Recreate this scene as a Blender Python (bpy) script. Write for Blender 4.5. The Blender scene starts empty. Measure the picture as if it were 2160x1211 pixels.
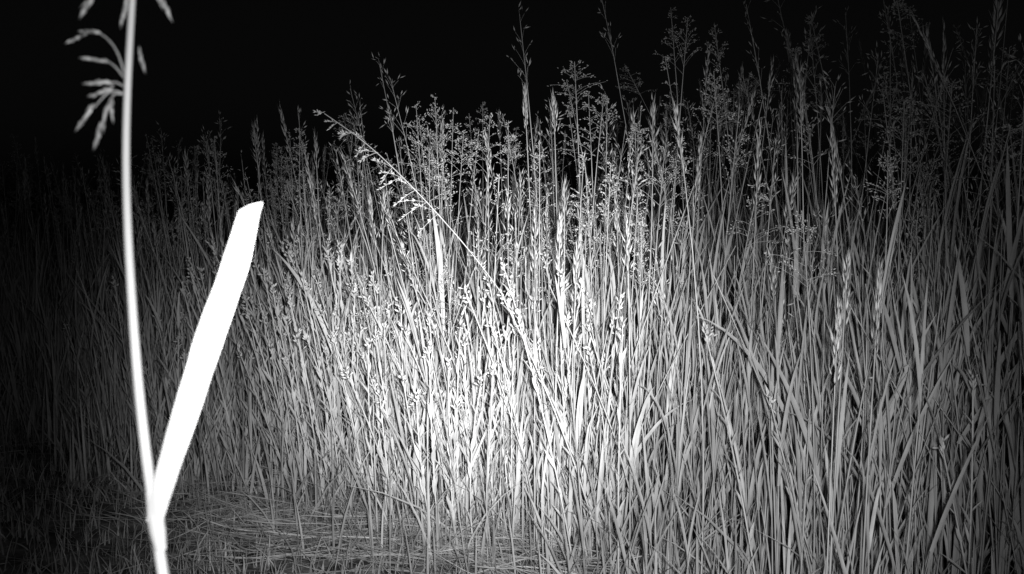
import bpy, math
import numpy as np
rng = np.random.default_rng(7)
U = rng.uniform
Nn = rng.normal

# ------------------------------------------------------------------ helpers
class Acc:
    def __init__(s):
        s.v=[]; s.q=[]; s.t=[]; s.tone=[]; s.n=0
    def add(s, V, quads=None, tris=None, tone=None):
        V=np.asarray(V,dtype=np.float32).reshape(-1,3)
        if quads is not None: s.q.append(np.asarray(quads,dtype=np.int32).reshape(-1,4)+s.n)
        if tris is not None: s.t.append(np.asarray(tris,dtype=np.int32).reshape(-1,3)+s.n)
        s.v.append(V); s.tone.append(np.asarray(tone,dtype=np.float32).reshape(-1)); s.n+=len(V)
    def build(s, name, mat, smooth=True, parent=None):
        V=np.concatenate(s.v); T=np.concatenate(s.tone)
        Q=np.concatenate(s.q) if s.q else np.zeros((0,4),np.int32)
        R=np.concatenate(s.t) if s.t else np.zeros((0,3),np.int32)
        me=bpy.data.meshes.new(name)
        me.vertices.add(len(V)); me.vertices.foreach_set("co",V.ravel())
        me.loops.add(Q.size+R.size)
        me.loops.foreach_set("vertex_index",np.concatenate([Q.ravel(),R.ravel()]))
        me.polygons.add(len(Q)+len(R))
        st=np.concatenate([np.arange(len(Q))*4, Q.size+np.arange(len(R))*3]).astype(np.int32)
        me.polygons.foreach_set("loop_start",st)
        me.polygons.foreach_set("use_smooth",np.full(len(Q)+len(R),smooth))
        me.update(calc_edges=True)
        at=me.attributes.new("tone",'FLOAT','POINT'); at.data.foreach_set("value",T)
        me.materials.append(mat)
        ob=bpy.data.objects.new(name,me); bpy.context.scene.collection.objects.link(ob)
        if parent: ob.parent=parent
        return ob

def norm(a): return a/np.maximum(np.linalg.norm(a,axis=-1,keepdims=True),1e-9)

def ribbons(acc,P,W,S,tone,fold=0.14):
    N,K,_=P.shape
    if S.ndim==2: S=np.repeat(S[:,None,:],K,1)
    T=np.gradient(P,axis=1); S=norm(S-T*np.sum(S*T,-1,keepdims=True)/np.maximum(np.sum(T*T,-1,keepdims=True),1e-12))
    Nn_=norm(np.cross(T,S))
    w=W[...,None]*0.5
    V=np.stack([P-S*w, P-Nn_*w*fold*2, P+S*w],2)
    b=(np.arange(N)*K*3)[:,None,None]; k=(np.arange(K-1)*3)[None,:,None]; j=np.arange(2)[None,None,:]
    i0=b+k+j
    Q=np.stack([i0,i0+1,i0+4,i0+3],-1)
    tn=np.repeat(tone,K*3) if tone.ndim==1 else np.repeat(tone.reshape(-1),3)
    acc.add(V,quads=Q,tone=tn)

def tubes(acc,P,R,tone,sides=4):
    N,K,_=P.shape
    T=norm(np.gradient(P,axis=1))
    ref=np.zeros_like(T); ref[...,1]=1; ref[...,0]=0.3
    A=norm(np.cross(T,ref)); B=np.cross(T,A)
    ang=np.arange(sides)*2*math.pi/sides
    V=P[:,:,None,:]+R[:,:,None,None]*(A[:,:,None,:]*np.cos(ang)[None,None,:,None]+B[:,:,None,:]*np.sin(ang)[None,None,:,None])
    b=(np.arange(N)*K*sides)[:,None,None]; k=(np.arange(K-1)*sides)[None,:,None]; j=np.arange(sides)[None,None,:]
    j2=(j+1)%sides
    Q=np.stack([b+k+j,b+k+j2,b+k+sides+j2,b+k+sides+j],-1)
    acc.add(V,quads=Q,tone=np.repeat(tone,K*sides))

def spindles(acc,P0,D,L,W,tone,mid=0.35):
    n=len(P0); D=norm(D)
    r=Nn(size=(n,3)); A=norm(np.cross(D,r)); B=np.cross(D,A)
    L=L[:,None]; W=W[:,None]*0.5
    c=P0+D*L*mid
    V=np.stack([P0,c+A*W,c+B*W*0.6,c-A*W,c-B*W*0.6,P0+D*L],1)
    b=(np.arange(n)*6)[:,None,None]
    F=np.array([[0,2,1],[0,3,2],[0,4,3],[0,1,4],[5,1,2],[5,2,3],[5,3,4],[5,4,1]])[None]
    acc.add(V,tris=b+F,tone=np.repeat(tone,6))

def gz(x,y):
    return 0.025*np.sin(x*1.7+0.6)*np.cos(y*1.3+0.2)+0.012*np.sin(x*5.1+y*3.7)+0.008*np.sin(y*9.3-x*4.1)

# ------------------------------------------------------------------ materials
def mat_plant(name,lo,hi,rough=0.6,trans=0.32,nscale=60):
    m=bpy.data.materials.new(name); m.use_nodes=True
    nt=m.node_tree; n=nt.nodes; l=nt.links; n.clear()
    out=n.new('ShaderNodeOutputMaterial')
    at=n.new('ShaderNodeAttribute'); at.attribute_name='tone'
    mr=n.new('ShaderNodeMapRange'); mr.inputs['To Min'].default_value=lo; mr.inputs['To Max'].default_value=hi
    l.new(at.outputs['Fac'],mr.inputs['Value'])
    tc=n.new('ShaderNodeTexCoord'); mp=n.new('ShaderNodeMapping'); mp.inputs['Scale'].default_value=(1,1,0.25)
    no=n.new('ShaderNodeTexNoise'); no.inputs['Scale'].default_value=nscale; no.inputs['Detail'].default_value=2
    l.new(tc.outputs['Object'],mp.inputs['Vector']); l.new(mp.outputs[0],no.inputs['Vector'])
    m2=n.new('ShaderNodeMapRange'); m2.inputs['From Min'].default_value=0.3; m2.inputs['From Max'].default_value=0.7
    m2.inputs['To Min'].default_value=0.8; m2.inputs['To Max'].default_value=1.12
    l.new(no.outputs['Fac'],m2.inputs['Value'])
    mu=n.new('ShaderNodeMath'); mu.operation='MULTIPLY'
    l.new(mr.outputs[0],mu.inputs[0]); l.new(m2.outputs[0],mu.inputs[1])
    cc=n.new('ShaderNodeCombineColor')
    for i in range(3): l.new(mu.outputs[0],cc.inputs[i])
    p=n.new('ShaderNodeBsdfPrincipled'); p.inputs['Roughness'].default_value=rough
    p.inputs['Specular IOR Level'].default_value=0.25
    l.new(cc.outputs[0],p.inputs['Base Color'])
    tr=n.new('ShaderNodeBsdfTranslucent'); l.new(cc.outputs[0],tr.inputs['Color'])
    mx=n.new('ShaderNodeMixShader'); mx.inputs[0].default_value=trans
    l.new(p.outputs[0],mx.inputs[1]); l.new(tr.outputs[0],mx.inputs[2]); l.new(mx.outputs[0],out.inputs[0])
    return m
M_grass=mat_plant("grass_leaf",0.24,0.44)
M_seed=mat_plant("grass_seed",0.20,0.50,rough=0.7,trans=0.2,nscale=200)
M_herb=mat_plant("herb_leaf",0.32,0.52)
M_straw=mat_plant("dry_straw",0.14,0.34,trans=0.1)
M_short=mat_plant("short_turf",0.12,0.36)
M_dry=mat_plant("near_panicle",0.05,0.32,trans=0.1,nscale=400)

m=bpy.data.materials.new("soil"); m.use_nodes=True; nt=m.node_tree; n=nt.nodes; l=nt.links
p=n['Principled BSDF']; p.inputs['Roughness'].default_value=0.95; p.inputs['Specular IOR Level'].default_value=0.1
tc=n.new('ShaderNodeTexCoord'); no=n.new('ShaderNodeTexNoise'); no.inputs['Scale'].default_value=14; no.inputs['Detail'].default_value=8
cr=n.new('ShaderNodeValToRGB'); cr.color_ramp.elements[0].position=0.35; cr.color_ramp.elements[0].color=(0.02,0.02,0.02,1)
cr.color_ramp.elements[1].position=0.7; cr.color_ramp.elements[1].color=(0.14,0.14,0.14,1)
bm=n.new('ShaderNodeBump'); bm.inputs['Strength'].default_value=0.8; bm.inputs['Distance'].default_value=0.03
l.new(tc.outputs['Object'],no.inputs['Vector']); l.new(no.outputs['Fac'],cr.inputs[0]); l.new(cr.outputs[0],p.inputs['Base Color'])
l.new(no.outputs['Fac'],bm.inputs['Height']); l.new(bm.outputs[0],p.inputs['Normal'])
M_soil=m

# ------------------------------------------------------------------ ground
g1=np.concatenate([-np.geomspace(400,6,16),np.linspace(-5.8,5.8,150),np.geomspace(6,400,16)])
gy=np.concatenate([-np.geomspace(400,3,14),np.linspace(-2.8,10,170),np.geomspace(10.3,400,18)])
X,Y=np.meshgrid(g1,gy,indexing='ij'); f=np.clip(1-np.hypot(X,Y)/60,0,1)
Z=gz(X,Y)*f
a=Acc(); nx,ny=X.shape
i=np.arange(nx-1)[:,None]*ny+np.arange(ny-1)[None]
a.add(np.stack([X,Y,Z],-1),quads=np.stack([i,i+ny,i+ny+1,i+1],-1),tone=np.zeros(X.size))
a.build("ground",M_soil)

# ------------------------------------------------------------------ meadow edge
fx=np.array([-6,-2.5,-1.6,-1.0,-0.6,-0.2,0.1,0.4,0.6,0.85,1.5,6])
fy=np.array([4.2,3.9,3.4,2.9,2.6,2.36,2.14,2.0,1.85,1.6,1.3,1.1])
front=lambda x: np.interp(x,fx,fy)+0.07*np.sin(x*7)+0.05*np.sin(x*17+1)

def scatter(dens,x0,x1,y0,y1,fn):
    n=int(dens*(x1-x0)*(y1-y0)); x=U(x0,x1,n); y=U(y0,y1,n)
    d=y-front(x); k=fn(x,y,d); return x[k],y[k],d[k]
vis=lambda x,y: np.abs(x)<0.56*y+0.3
herbz=lambda x: np.clip(1.15-np.abs(x+.35)/.75,0,1)
P=[]
P.append(scatter(760,-3.5,3,1.2,5,lambda x,y,d: vis(x,y)&(d>0)&(d<0.75)&(U(0,1,len(x))>0.55*herbz(x)*(d<.45))))
P.append(scatter(210,-4,4,1.2,7,lambda x,y,d: vis(x,y)&(d>=0.75)&(d<2.4)))
P.append(scatter(75,-7,7,2,11,lambda x,y,d: vis(x,y)&(d>=2.4)))
P.append(scatter(130,-6,6,1.0,6,lambda x,y,d: (~vis(x,y))&(d>0)&(d<3)))
P.append(scatter(130,-3,3,1.4,4,lambda x,y,d: (d<=0)&(d>-0.2)))
bx=np.concatenate([q[0] for q in P]); by=np.concatenate([q[1] for q in P]); bd=np.concatenate([q[2] for q in P])
N=len(bx)
side=np.clip((bx-0.1)/0.8,0,1)
leftf=np.clip((-bx-0.3)/0.9,0,1)
clump=0.5+0.5*np.sin(bx*5.3+by*2.1)*np.cos(by*4.7-bx*1.9)
kind=U(0,1,N)
headp=np.where(bd<0.3,0.09,0.23)*(0.4+1.0*clump)
has_head=(kind<headp)
h_head=0.70+0.38*U(0,1,N)**1.5+0.10*side-0.07*leftf+0.14*(clump-.4)+np.where(bd<0.3,-0.06,0)+0.02*np.clip(bd,0,3)+np.where((side>.5)&(bd>.7),U(0,.28,N),0)
h_leaf=U(0.30,0.64,N)+0.12*side-0.04*leftf+0.14*clump*side+np.where(bd<0.25,-0.06,0.02)
H=np.where(has_head,h_head,h_leaf)
H=np.where(bd<0,H*U(.3,.65,N),H); has_head&=bd>0.02
Ax=Nn(0,0.065,N)-0.02+0.04*np.sin(bx*3); Ay=Nn(0,0.06,N)-0.03
az=U(0,2*math.pi,N); cb=np.abs(Nn(0,0.09,N))
Bx=np.cos(az)*cb-0.015; By=np.sin(az)*cb
base=np.stack([bx,by,gz(bx,by)],-1)

def stem_pt(base,H,Ax,Ay,Bx,By,t):
    x=base[:,None,0]+(Ax[:,None]*t+Bx[:,None]*t*t)*H[:,None]
    y=base[:,None,1]+(Ay[:,None]*t+By[:,None]*t*t)*H[:,None]
    z=base[:,None,2]+t*H[:,None]*(1-0.15*(Bx**2+By**2)[:,None])
    return np.stack([x,y,z],-1)

# individually placed stems: (type, x, y, height, leanx, curvx)
heroes=[('S',.03,2.45,1.09,0,-.03),('S',.10,2.4,1.07,0,-.02),('S',.33,2.0,1.02,.03,-.10),('S',.58,2.0,1.10,0,-.03),
('S',.50,2.0,.98,.02,.0),('S',.52,1.5,.71,.0,.02),('S',.565,1.5,.70,.0,.01),('S',.475,1.42,.65,.0,.0),('S',.05,2.12,.76,0,.0),
('S',.105,2.15,.76,.02,.0),('S',.14,2.1,.70,0,.02),('S',.12,2.25,.85,0,.0),('S',-.06,2.5,.90,0,.0),('S',-.01,2.4,.83,0,.0),
('S',-.36,2.5,.80,0,-.05),('S',-.33,2.55,.80,0,.03),('S',-.58,2.9,.97,0,-.02),('S',-.78,3.0,1.0,0,-.05),('S',.61,1.9,.95,0,-.05),
('S',.24,2.05,.78,0,-.02),('L',.67,2.1,1.08,0,.02),('S',.62,2.2,1.15,0,-.03),('L',.75,2.0,1.05,0,-.08),('S',.40,2.1,.95,0,.04),
('P',-.193,2.5,1.06,0,-.02),('P',-.15,2.55,1.04,0,.02),('P',-.24,2.5,1.04,0,-.03),('P',.156,2.5,1.18,.0,-.03),('P',.23,2.5,1.10,0,.05),
('P',.31,2.4,1.05,0,.04),('P',.465,2.3,1.13,0,-.05),('P',.22,2.2,.89,0,.02),('P',.34,2.2,.95,0,.04),('P',-.12,2.5,.98,0,.04),
('P',.51,2.25,1.05,0,.04),('P',.53,1.8,.80,0,-.06),('P',-.59,2.8,.87,0,-.02),('P',-.91,3.05,.97,0,-.02),('P',-.01,2.6,1.02,0,.0),
('P',.445,2.8,1.36,0,-.05),('P',.48,2.8,1.32,0,.03),('P',.20,2.6,1.12,0,-.03),('P',.28,2.3,1.0,0,-.03),('P',-.2,2.4,.93,0,.0),
('P',-.17,2.45,.90,0,.03),('P',.07,2.5,.98,0,.0),('P',.17,2.35,.92,0,.03),('P',.38,2.25,.98,0,.05),
('L',-.33,2.5,1.14,0,-.10),('L',-.30,2.5,1.10,0,-.13),('L',.02,2.7,1.33,.0,-.06),('L',.72,2.4,1.22,0,-.06),('L',.62,2.7,1.33,0,-.12),
('L',.85,2.3,1.15,0,.05),('P',.55,2.7,1.30,0,-.08),('L',.95,2.6,1.32,0,-.12),('L',.25,2.9,1.44,.0,-.12),('P',.80,2.7,1.30,0,-.14),
('L',-.5,3.3,1.12,0,-.05),('P',1.1,2.8,1.35,0,-.1),('L',.33,2.45,.97,0,-.06),('P',.74,2.6,1.2,0,-.1),('P',.9,2.4,1.12,0,-.1),
('P',1.05,2.5,1.12,0,-.15),('P',.40,2.6,1.20,0,-.1),('P',.66,2.3,1.08,0,-.1)]
hk=np.array([q[0] for q in heroes]); ha=np.array([q[1:] for q in heroes],float)
n=len(heroes)
hB=ha[:,4]; hA=ha[:,3]
hbx=ha[:,0]-(hA+hB)*ha[:,2]; hby=ha[:,1]+0.03
base=np.concatenate([base,np.stack([hbx,hby,gz(hbx,hby)],-1)])
H=np.concatenate([H,ha[:,2]]); Ax=np.concatenate([Ax,hA]); Ay=np.concatenate([Ay,Nn(0,.01,n)-.03]); Bx=np.concatenate([Bx,hB]); By=np.concatenate([By,Nn(0,.01,n)])
rk=U(0,1,N)
typ=np.where(~has_head,'-',np.where(rk<0.30,'S',np.where(rk<0.62,'P','L')))
typ=np.concatenate([typ,hk]); side=np.concatenate([side,np.clip((hbx-0.1)/0.8,0,1)]); bd=np.concatenate([bd,np.full(n,.4)])
N=len(H)

A=Acc()
K=8; t=np.repeat(np.linspace(0,1,K)[None],N,0)
Pst=stem_pt(base,H,Ax,Ay,Bx,By,t)
st_tone=np.clip(Nn(0.6,0.2,N),0.05,1)
hd=typ!='-'
R=(np.where(hd,0.0020,0.0020)*U(.75,1.25,N))[:,None]*np.linspace(1,0.42,K)[None]
tubes(A,Pst,R,st_tone,4)

def leaves(idx,t0,L,W,ang,droop,tone,K=6,out_curve=0.12,fold=.14):
    n=len(idx)
    p0=stem_pt(base[idx],H[idx],Ax[idx],Ay[idx],Bx[idx],By[idx],t0[:,None])[:,0]
    az=U(0,2*math.pi,n)
    out=np.stack([np.cos(az),np.sin(az),np.zeros(n)],-1)
    up=np.stack([Ax[idx],Ay[idx],np.ones(n)],-1)
    d=norm(up*np.cos(ang)[:,None]+out*np.sin(ang)[:,None])
    s=np.linspace(0,1,K)[None,:,None]
    z=np.array([0,0,1.])
    twist=Nn(0,0.6,n)
    P=p0[:,None]+L[:,None,None]*(d[:,None]*s+(out*out_curve)[:,None]*s**2-z*droop[:,None,None]*s**3)
    sd=np.stack([-np.sin(az+twist),np.cos(az+twist),np.zeros(n)],-1)
    sv=np.linspace(0,1,K)
    prof=np.interp(sv,[0,.15,.45,.75,1],[.55,.9,1,.7,.04])
    ribbons(A,P,W[:,None]*prof[None],sd,tone,fold)
for rep in range(3):
    idx=np.where(U(0,1,N)<(0.95 if rep<2 else 0.6))[0]
    n=len(idx); tl=np.where(hd[idx],U(0.06,0.55,n),U(0.1,0.92,n))
    L=U(0.10,0.30,n)*(1+0.2*side[idx]); W=U(0.0038,0.0086,n)*(1+0.15*side[idx])
    leaves(idx,tl,L,W,np.abs(Nn(0.15,0.14,n)),np.clip(Nn(0.04,0.15,n),-0.02,0.6),np.clip(Nn(0.55,0.2,n),0.03,1))
idx=np.where((bd>0)&(bd<.7)&(U(0,1,N)<0.19+0.06*side))[0]; n=len(idx)
leaves(idx,U(.05,.5,n),U(.24,.44,n),U(.0085,.0135,n),np.abs(Nn(.20,.15,n)),np.clip(Nn(.08,.18,n),-.02,.75),np.clip(Nn(.75,.15,n),.2,1),K=10,out_curve=.22,fold=.10)

# ------------------------------------------------------------------ heads
S_=Acc()
def tangent(idx,t):
    e=0.01
    a=stem_pt(base[idx],H[idx],Ax[idx],Ay[idx],Bx[idx],By[idx],t); b=stem_pt(base[idx],H[idx],Ax[idx],Ay[idx],Bx[idx],By[idx],t+e)
    return a,norm(b-a)
idx=np.where(typ=='S')[0]; n=len(idx); m_=20
u=np.linspace(0,1,m_)[None]+Nn(0,.02,(n,m_)); HL=U(0.09,0.17,n)
tt=1-(1-u)*(HL/H[idx])[:,None]
p,T=tangent(idx,tt)
azs=U(0,6.28,n)[:,None]+np.arange(m_)[None]*2.4+Nn(0,.4,(n,m_))
rad=np.stack([np.cos(azs),np.sin(azs),np.zeros_like(azs)],-1)
th=(U(0.10,0.38,(n,1))*(1.15-0.6*u))[...,None]+Nn(0,.07,(n,m_,1))
D=T*np.cos(th)+rad*np.sin(th)
L=(0.017+0.010*np.sin(np.clip(u,0,1)*2.6))*U(.7,1.4,(n,m_)); 
tone=np.clip(Nn(0.62,.15,(n,1))+Nn(0,.12,(n,m_)),.1,1)
off=rad*U(0,.006,(n,m_,1))*(1-u)[...,None]
spindles(S_,(p+rad*0.001+off).reshape(-1,3),D.reshape(-1,3),L.ravel(),(L*0.17).ravel(),tone.ravel())
L2=L*U(1.2,1.6,(n,m_)); spindles(S_,(p+off).reshape(-1,3),(D+Nn(0,.08,D.shape)).reshape(-1,3),L2.ravel(),np.full(L2.size,.0009),tone.ravel(),mid=.6)

def branches(idx,nb,HL,bl,ang,droop,ns,sl,sw,start,taper=True,tn=.62):
    n=len(idx)
    u=np.sort(U(0,1,(n,nb)),1)
    tt=1-(1-u)*(HL/H[idx])[:,None]
    p,T=tangent(idx,tt)
    az=U(0,6.28,(n,1))+np.arange(nb)[None]*2.3+Nn(0,.5,(n,nb))
    rad=np.stack([np.cos(az),np.sin(az),np.zeros_like(az)],-1)
    BL=bl*U(.6,1.35,(n,1))*U(.5,1.2,(n,nb))*((1.08-u) if taper else (0.6+.4*(1-u)))
    th=np.clip(Nn(ang,.12,(n,1))+Nn(0,.18,(n,nb)),.1,1.6)[...,None]
    d=T*np.cos(th)+rad*np.sin(th)
    s=np.linspace(0,1,4)[None,None,:,None]; z=np.array([0,0,1.])
    bp=p[:,:,None]+BL[...,None,None]*(d[:,:,None]*s-z*droop*s**2)
    bp=bp.reshape(-1,4,3); q=len(bp)
    tubes(S_,bp,np.full((q,4),.0005)*np.array([1.2,1,1,.8])[None],np.full(q,.4),3)
    sp=U(start,1,(q,ns)); sp[:,0]=1
    BLf=BL.reshape(-1)[:,None,None]; dd=d.reshape(-1,3)[:,None]; p0=p.reshape(-1,3)[:,None]
    sp_=sp[...,None]
    pp=p0+BLf*(dd*sp_-z*droop*sp_**2)
    td=norm(dd-z*2*droop*sp_)+Nn(0,.42,(q,ns,3))
    td=norm(td)
    off=td*(0.0035)*U(0,1,(q,ns,1))+Nn(0,.0025,(q,ns,3))
    L=sl*U(.65,1.3,(q,ns)); tone=np.clip(Nn(tn,.2,(q,ns)),.05,1)
    spindles(S_,(pp+off).reshape(-1,3),td.reshape(-1,3),L.ravel(),(L*sw).ravel(),tone.ravel(),mid=.45)
far=base[:,1]>4.5
idx=np.where((typ=='P')&~far)[0]; branches(idx,20,U(.11,.22,len(idx)),.085,.85,.25,8,.0070,.42,.35)
idx=np.where((typ=='P')&far)[0]; branches(idx,10,U(.13,.2,len(idx)),.07,.85,.2,5,.008,.4,.3)
idx=np.where((typ=='L'))[0]; branches(idx,13,U(.13,.24,len(idx)),.06,.38,.12,2,.021,.17,.75,taper=False)

def catmull(pts,K):
    pts=np.array(pts,float); d=np.r_[0,np.cumsum(np.linalg.norm(np.diff(pts,axis=0),axis=1))]; d/=d[-1]
    s=np.linspace(0,1,K); o=np.stack([np.interp(s,d,pts[:,i]) for i in range(3)],-1)
    for _ in range(4): o[1:-1]=(o[:-2]+2*o[1:-1]+o[2:])/4
    return o
hp=catmull([(.24,2.45,0),(.11,2.3,.33),(.0,2.08,.575),(-.077,2.0,.69),(-.173,1.97,.803),(-.286,1.97,.915),(-.371,1.97,.972)],40)
tubes(A,hp[None],np.linspace(.0019,.0009,40)[None],np.array([.7]),5)
for k in range(20):
    u=k/19; j=int(30+u*9.9); j=min(j,39); p0=hp[j]+Nn(0,.002,3)
    dr=norm(np.array([-.75+Nn(0,.25),-.1+Nn(0,.3),(-.35 if k%2 else .55)*(1-u*.5)+Nn(0,.15)]))
    bl=.045*(1.1-u)+.012
    s=np.linspace(0,1,5)[:,None]; bp=p0+bl*(dr*s-np.array([0,0,.25])*s**2)
    tubes(S_,bp[None],np.full((1,5),.0006),np.array([.6]),3)
    c=9; sp=U(.35,1,(c,1)); pp=p0+bl*(dr*sp-np.array([0,0,.25])*sp**2)
    td=norm(dr+Nn(0,.4,(c,3))); spindles(S_,pp,td,U(.008,.012,c),U(.0026,.0038,c),U(.6,1,c),mid=.45)
for x0,y0,x1,y1,z1 in [(-.02,2.35,-.32,2.4,.80),(.30,2.1,.08,2.1,.62),(.62,1.9,.38,1.85,.66),(.9,1.8,.60,1.75,.62),(-.3,2.5,-.05,2.45,.75),(.15,2.2,.42,2.2,.88),(-.55,2.7,-.72,2.8,.85),(1.0,1.7,.72,1.75,.5),(.2,2.3,.5,2.2,.7)]:
    c=catmull([(x0,y0,0),((x0*.6+x1*.4)+.01,(y0+y1)/2,z1*.5),(x1,y1,z1)],12)
    tubes(A,c[None],np.linspace(.0019,.0010,12)[None],np.array([.7]),4)

# ------------------------------------------------------------------ meadow herbs
Hb=Acc()
q=scatter(430,-1.5,1.2,1.5,4,lambda x,y,d:(d>-.10)&(d<0.55)&(U(0,1,len(x))<np.clip(herbz(x),0.03,1)))
hx,hy=q[0],q[1]; n=len(hx); hh=U(.34,.62,n)+.10*np.clip(q[2],0,1)+.05*np.sin(hx*8)
hb=np.stack([hx,hy,gz(hx,hy)],-1)
sv=dict(b=base,H=H,Ax=Ax,Ay=Ay,Bx=Bx,By=By)
base,H=hb,hh; Ax=Nn(-.10,.09,n); Ay=Nn(-.04,.06,n); Bx=Nn(0,.08,n); By=Nn(0,.04,n)
tt=np.repeat(np.linspace(0,1,6)[None],n,0)
ht=np.clip(Nn(.65,.2,n),.1,1)
tubes(Hb,stem_pt(base,H,Ax,Ay,Bx,By,tt),np.full((n,6),.0022)*np.linspace(1,.7,6)[None],ht,4)
m_=19
u=np.linspace(.15,.99,m_)[None]+Nn(0,.012,(n,m_)); p,T=tangent(np.arange(n),u)
az=U(0,6.28,(n,1))+np.arange(m_)[None]*2.4+Nn(0,.3,(n,m_))
rad=np.stack([np.cos(az),np.sin(az),np.zeros_like(az)],-1)
th=np.clip(Nn(.42,.14,(n,m_)),.12,1.0)[...,None]; D=(T*np.cos(th)+rad*np.sin(th)).reshape(-1,3)
L=(U(.028,.052,(n,m_))*(1.1-.45*u)).ravel(); W=L*U(.15,.24,len(L))
s=np.linspace(0,1,4)[None,:,None]; r2=rad.reshape(-1,3)
PP=p.reshape(-1,1,3)+L[:,None,None]*(D[:,None]*s+r2[:,None]*.15*s**2)
SD=np.stack([-np.sin(az),np.cos(az),np.zeros_like(az)],-1).reshape(-1,3)
ribbons(Hb,PP,W[:,None]*np.array([.5,1,.9,.1])[None],SD,np.clip(np.repeat(ht,m_)+Nn(0,.12,len(L)),.05,1))
m_=10; u=U(.95,1.01,(n,m_)); p,T=tangent(np.arange(n),u); D=norm(T*.9+Nn(0,.5,(n,m_,3)))
spindles(Hb,p.reshape(-1,3),D.reshape(-1,3),U(.012,.024,n*m_),U(.0045,.008,n*m_),np.clip(Nn(.85,.12,n*m_),.3,1),mid=.65)

# ------------------------------------------------------------------ short turf
Sh=Acc()
def turf(x,y,lmin,lmax,wmin,wmax,tmean,ln=.3):
    n=len(x); az=U(0,6.28,n); L=U(lmin,lmax,n)
    out=np.stack([np.cos(az),np.sin(az),np.zeros(n)],-1); lean=np.abs(Nn(.25,ln,n))
    s=np.linspace(0,1,5)[None,:,None]; z=np.array([0,0,1.])
    p0=np.stack([x,y,gz(x,y)-.004],-1)
    P_=p0[:,None]+L[:,None,None]*(z*(s-.25*s**2*np.clip(lean,0,1.4)[:,None,None])+(out*lean[:,None])[:,None]*(.5*s+.5*s**2))
    tw=az+Nn(0,.8,n); sd=np.stack([-np.sin(tw),np.cos(tw),np.zeros(n)],-1)
    ribbons(Sh,P_,U(wmin,wmax,n)[:,None]*np.array([.7,1,.9,.6,.05])[None],sd,np.clip(Nn(tmean,.22,n),.02,1))
n=60000; x=U(-3.2,2.2,n); y=U(1.2,4.6,n); k=(np.abs(x)<.6*y+.4)&(y<front(x)+.35); x,y=x[k],y[k]
cl=np.sin(x*9+y*4)*np.cos(y*11-x*3); k=U(-1,1.3,len(x))<cl+.65; turf(x[k],y[k],.02,.085,.0018,.0046,.5,.5)
n=17000; x=U(-3.2,2,n); y=U(1.4,4.2,n); d=y-front(x); k=(d>-.40*U(.1,1,n))&(d<.25); turf(x[k],y[k],.07,.28,.0035,.008,.8,.4)
n=16000; x=U(-7,7,n); y=U(-2,8,n); k=(y<front(x)+.3)&~((np.abs(x)<.6*y+.4)&(y>1.2)); turf(x[k],y[k],.04,.10,.003,.006,.4)

# ------------------------------------------------------------------ flattened straw
St=Acc()
def straw(x,y,az,L,W,tn,z0=.012):
    n=len(x); s=np.linspace(-.5,.5,7)[None,:]
    cv=Nn(0,.2,n)[:,None]
    px=x[:,None]+L[:,None]*(np.cos(az)[:,None]*s-np.sin(az)[:,None]*cv*s*s*4*.3)
    py=y[:,None]+L[:,None]*(np.sin(az)[:,None]*s+np.cos(az)[:,None]*cv*s*s*4*.3)
    tilt=Nn(0,.10,n)[:,None]
    pz=gz(px,py)+z0+U(0,.04,n)[:,None]+tilt*s*L[:,None]
    pz=np.maximum(pz,gz(px,py)+.003)
    P_=np.stack([px,py,pz],-1); sd=np.stack([-np.sin(az),np.cos(az),Nn(0,.5,n)],-1)
    ribbons(St,P_,W[:,None]*np.array([.4,.9,1,1,.9,.7,.2])[None],sd,np.clip(Nn(tn,.2,n),.05,1),fold=.15)
n=1000; s=U(0,1,n); x=-.85+s*.95+Nn(0,.12,n); y=2.46-s*.44+Nn(0,.11,n)
straw(x,y,np.full(n,-.40)+Nn(0,.65,n),U(.06,.28,n),U(.0015,.0038,n),.6)
n=1300; x=U(-1.9,.6,n); y=U(1.7,3.3,n); k=y<front(x)+.15
straw(x[k],y[k],U(0,6.28,k.sum()),U(.04,.16,k.sum()),U(.0015,.003,k.sum()),.35)

base,H,Ax,Ay,Bx,By=sv['b'],sv['H'],sv['Ax'],sv['Ay'],sv['Bx'],sv['By']
emp=bpy.data.objects.new("tall_grass",None); bpy.context.scene.collection.objects.link(emp)
A.build("stems_and_leaves",M_grass,parent=emp); S_.build("seed_heads",M_seed,parent=emp)
Hb.build("meadow_herbs",M_herb); Sh.build("short_grass",M_short); St.build("straw_litter",M_straw)

# ------------------------------------------------------------------ near grass stalk with a broad blade
CZ=0.8
ns=bpy.data.objects.new("grass_stalk",None); bpy.context.scene.collection.objects.link(ns)
def smooth_path(pts,K):
    pts=np.array(pts,float); d=np.r_[0,np.cumsum(np.linalg.norm(np.diff(pts,axis=0),axis=1))]
    s=np.linspace(0,d[-1],K); o=np.stack([np.interp(s,d,pts[:,i]) for i in range(3)],-1)
    for _ in range(6): o[1:-1]=(o[:-2]+2*o[1:-1]+o[2:])/4
    return o
sp=smooth_path([(-.02,.36,-CZ),(-.06,.34,-.55),(-.10,.325,-.28),(-.1174,.32,-.1219),(-.1192,.32,-.1033),(-.1216,.32,-.0824),(-.1237,.32,-.0506),
 (-.1249,.32,-.0087),(-.1250,.32,.0081),(-.1242,.32,.0263),(-.1209,.32,.0636),(-.117,.32,.10),(-.108,.32,.15)],120)
sp[:,2]+=CZ
a=Acc(); tubes(a,sp[None],np.interp(np.linspace(0,1,120),[0,.72,.85,1],[.0024,.0019,.0012,.0007])[None],np.array([.8]),12)
a.build("stalk",M_grass,parent=ns)
nd=smooth_path([(-.1174,.32,-.116),(-.1188,.32,-.1057),(-.1200,.32,-.096)],10); nd[:,2]+=CZ
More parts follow.
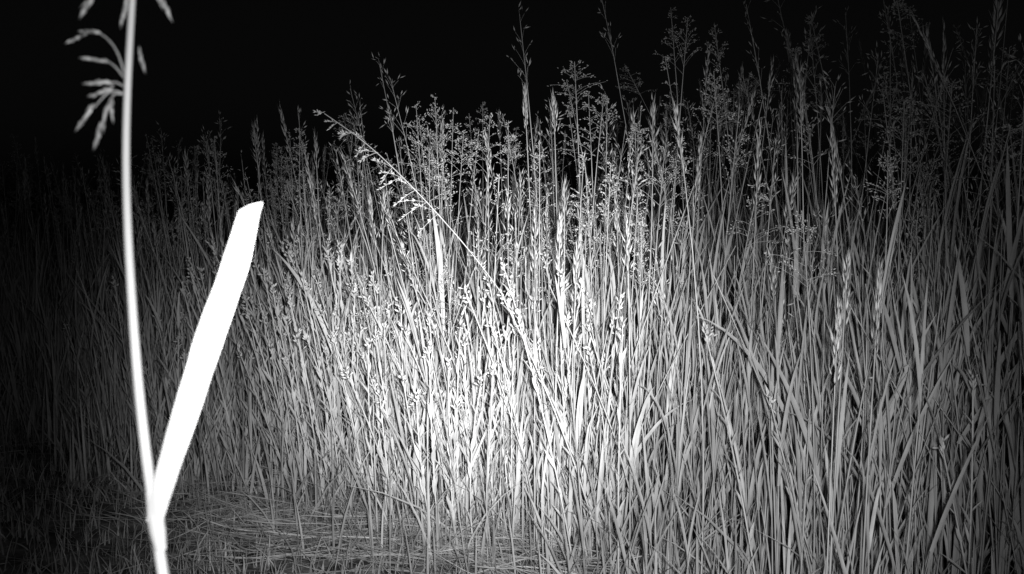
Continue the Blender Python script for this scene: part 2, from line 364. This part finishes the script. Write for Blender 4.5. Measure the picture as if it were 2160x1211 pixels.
a=Acc(); tubes(a,nd[None],(np.array([21,23,26,28,28,27,25,23,21,19])*1e-4)[None],np.array([.8]),12); a.build("node_collar",M_grass,parent=ns)
lp=smooth_path([(-.1186,.318,-.1065),(-.1140,.317,-.0904),(-.1055,.316,-.0665),(-.0975,.316,-.0428),(-.0892,.317,-.0210),(-.0840,.318,-.0013)],40); lp[:,2]+=CZ
sv_=np.linspace(0,1,40)
W=np.interp(sv_,[0,.15,.35,.6,.85,1],[.0052,.0070,.0082,.0090,.0082,.0060])*(1+.014*np.sin(sv_*23)+.012*np.sin(sv_*47+1))
T=np.gradient(lp,axis=0); sd=np.stack([T[:,2],np.zeros(40),-T[:,0]],-1)
a=Acc(); ribbons(a,lp[None],W[None],norm(sd)[None],np.array([.8]),fold=.08)
V=a.v[0].copy().reshape(40,3,3); V[-1,0]+=np.array([-.0003,0,-.0022]); V[-1,2]+=np.array([0.0009,0,.0016]); a.v[0]=V.reshape(-1,3)
a.build("blade",M_grass,parent=ns)
S_=Acc(); pa=S_
def sprig(pts,spk):
    c=smooth_path([(x,.322,z+CZ) for x,z in pts],14)
    tubes(pa,c[None],np.linspace(.00026,.00018,14)[None],np.array([.7]),5)
    for (x,z,dx,dz,L) in spk:
        L=L*1.2; d=norm(np.array([dx,Nn(0,.15),dz]))
        for k in range(7):
            dd=norm(d+Nn(0,.09,3)); p0=np.array([x,.322,z+CZ])+d*L*.12*k
            spindles(pa,p0[None],dd[None],np.array([L*.5]),np.array([L*.17]),U(.2,1,1),mid=.4)
sprig([(-.1240,.036),(-.1262,.047),(-.1300,.053),(-.1345,.0545)],[(-.1318,.0538,-.9,.1,.0065),(-.1355,.0540,-.8,-.35,.0065)])
sprig([(-.1240,.038),(-.1275,.043),(-.131,.0455)],[(-.129,.0443,-1,.15,.0070)])
sprig([(-.1240,.036),(-.128,.0385),(-.131,.0375)],[(-.129,.0382,-1,-.1,.0068),(-.1285,.0365,-.9,-.3,.0075),(-.128,.037,-.8,.25,.005)])
sprig([(-.1242,.034),(-.129,.036),(-.1325,.033),(-.135,.030)],[(-.1345,.0315,-.6,-.8,.0085)])
sprig([(-.1242,.034),(-.1285,.0348),(-.1305,.031)],[(-.1298,.0325,-.3,-1,.0080),(-.1315,.0275,-.3,-1,.0085),(-.1290,.034,-.05,-1,.0065)])
sprig([(-.1200,.085),(-.126,.086),(-.1325,.075),(-.134,.066)],[(-.1320,.069,-.5,-.9,.009),(-.1225,.068,-.2,-.9,.0085),(-.1238,.063,-.2,-1,.006)])
sprig([(-.1190,.088),(-.114,.086),(-.1125,.074)],[(-.1130,.067,.4,-.9,.008),(-.1150,.067,.5,-.8,.006),(-.1200,.050,.1,-1,.0065)])
for k in range(8):
    x=-.117+U(-.02,.02); z=U(.09,.15); sprig([(-.115,z+.01),(x,z+.008),(x,z)],[(x,z,Nn(0,.4),-1,.008)])
pa.build("panicle",M_dry,parent=ns)

# ------------------------------------------------------------------ sky, flash, camera
w=bpy.data.worlds.new("World"); bpy.context.scene.world=w; w.use_nodes=True
nt=w.node_tree; bg=nt.nodes['Background']; sky=nt.nodes.new('ShaderNodeTexSky'); sky.sky_type='NISHITA'; sky.sun_disc=False
sky.sun_elevation=math.radians(1); sky.sun_rotation=math.radians(180)
hs=nt.nodes.new('ShaderNodeRGBToBW'); nt.links.new(sky.outputs[0],hs.inputs[0]); nt.links.new(hs.outputs[0],bg.inputs[0])
bg.inputs[1].default_value=0.0015

def spot(name,W,deg,blend,rx,rz):
    d=bpy.data.lights.new(name,'SPOT'); d.energy=W; d.spot_size=math.radians(deg); d.spot_blend=blend; d.shadow_soft_size=0.022
    o=bpy.data.objects.new(name,d); o.location=(0.05,-0.01,CZ+.02)
    o.rotation_euler=(math.radians(90+rx),0,math.radians(rz)); bpy.context.scene.collection.objects.link(o)
spot("infrared_flash",760,29,1.0,-7.0,2.2)
spot("infrared_flash",330,54,1.0,-13,0.5)
spot("infrared_flash",30,96,1.0,-14,-2)

cam=bpy.data.cameras.new("camera"); co=bpy.data.objects.new("camera",cam); bpy.context.scene.collection.objects.link(co)
co.location=(0,0,CZ); co.rotation_euler=(math.radians(85),0,0)
cam.sensor_width=36; cam.lens=18/0.52; cam.clip_start=0.02; cam.clip_end=1000
cam.dof.use_dof=True; cam.dof.focus_distance=2.3; cam.dof.aperture_fstop=20
sc=bpy.context.scene; sc.camera=co
sc.view_settings.view_transform='Standard'; sc.view_settings.look='None'; sc.view_settings.exposure=0
print("stems",N)
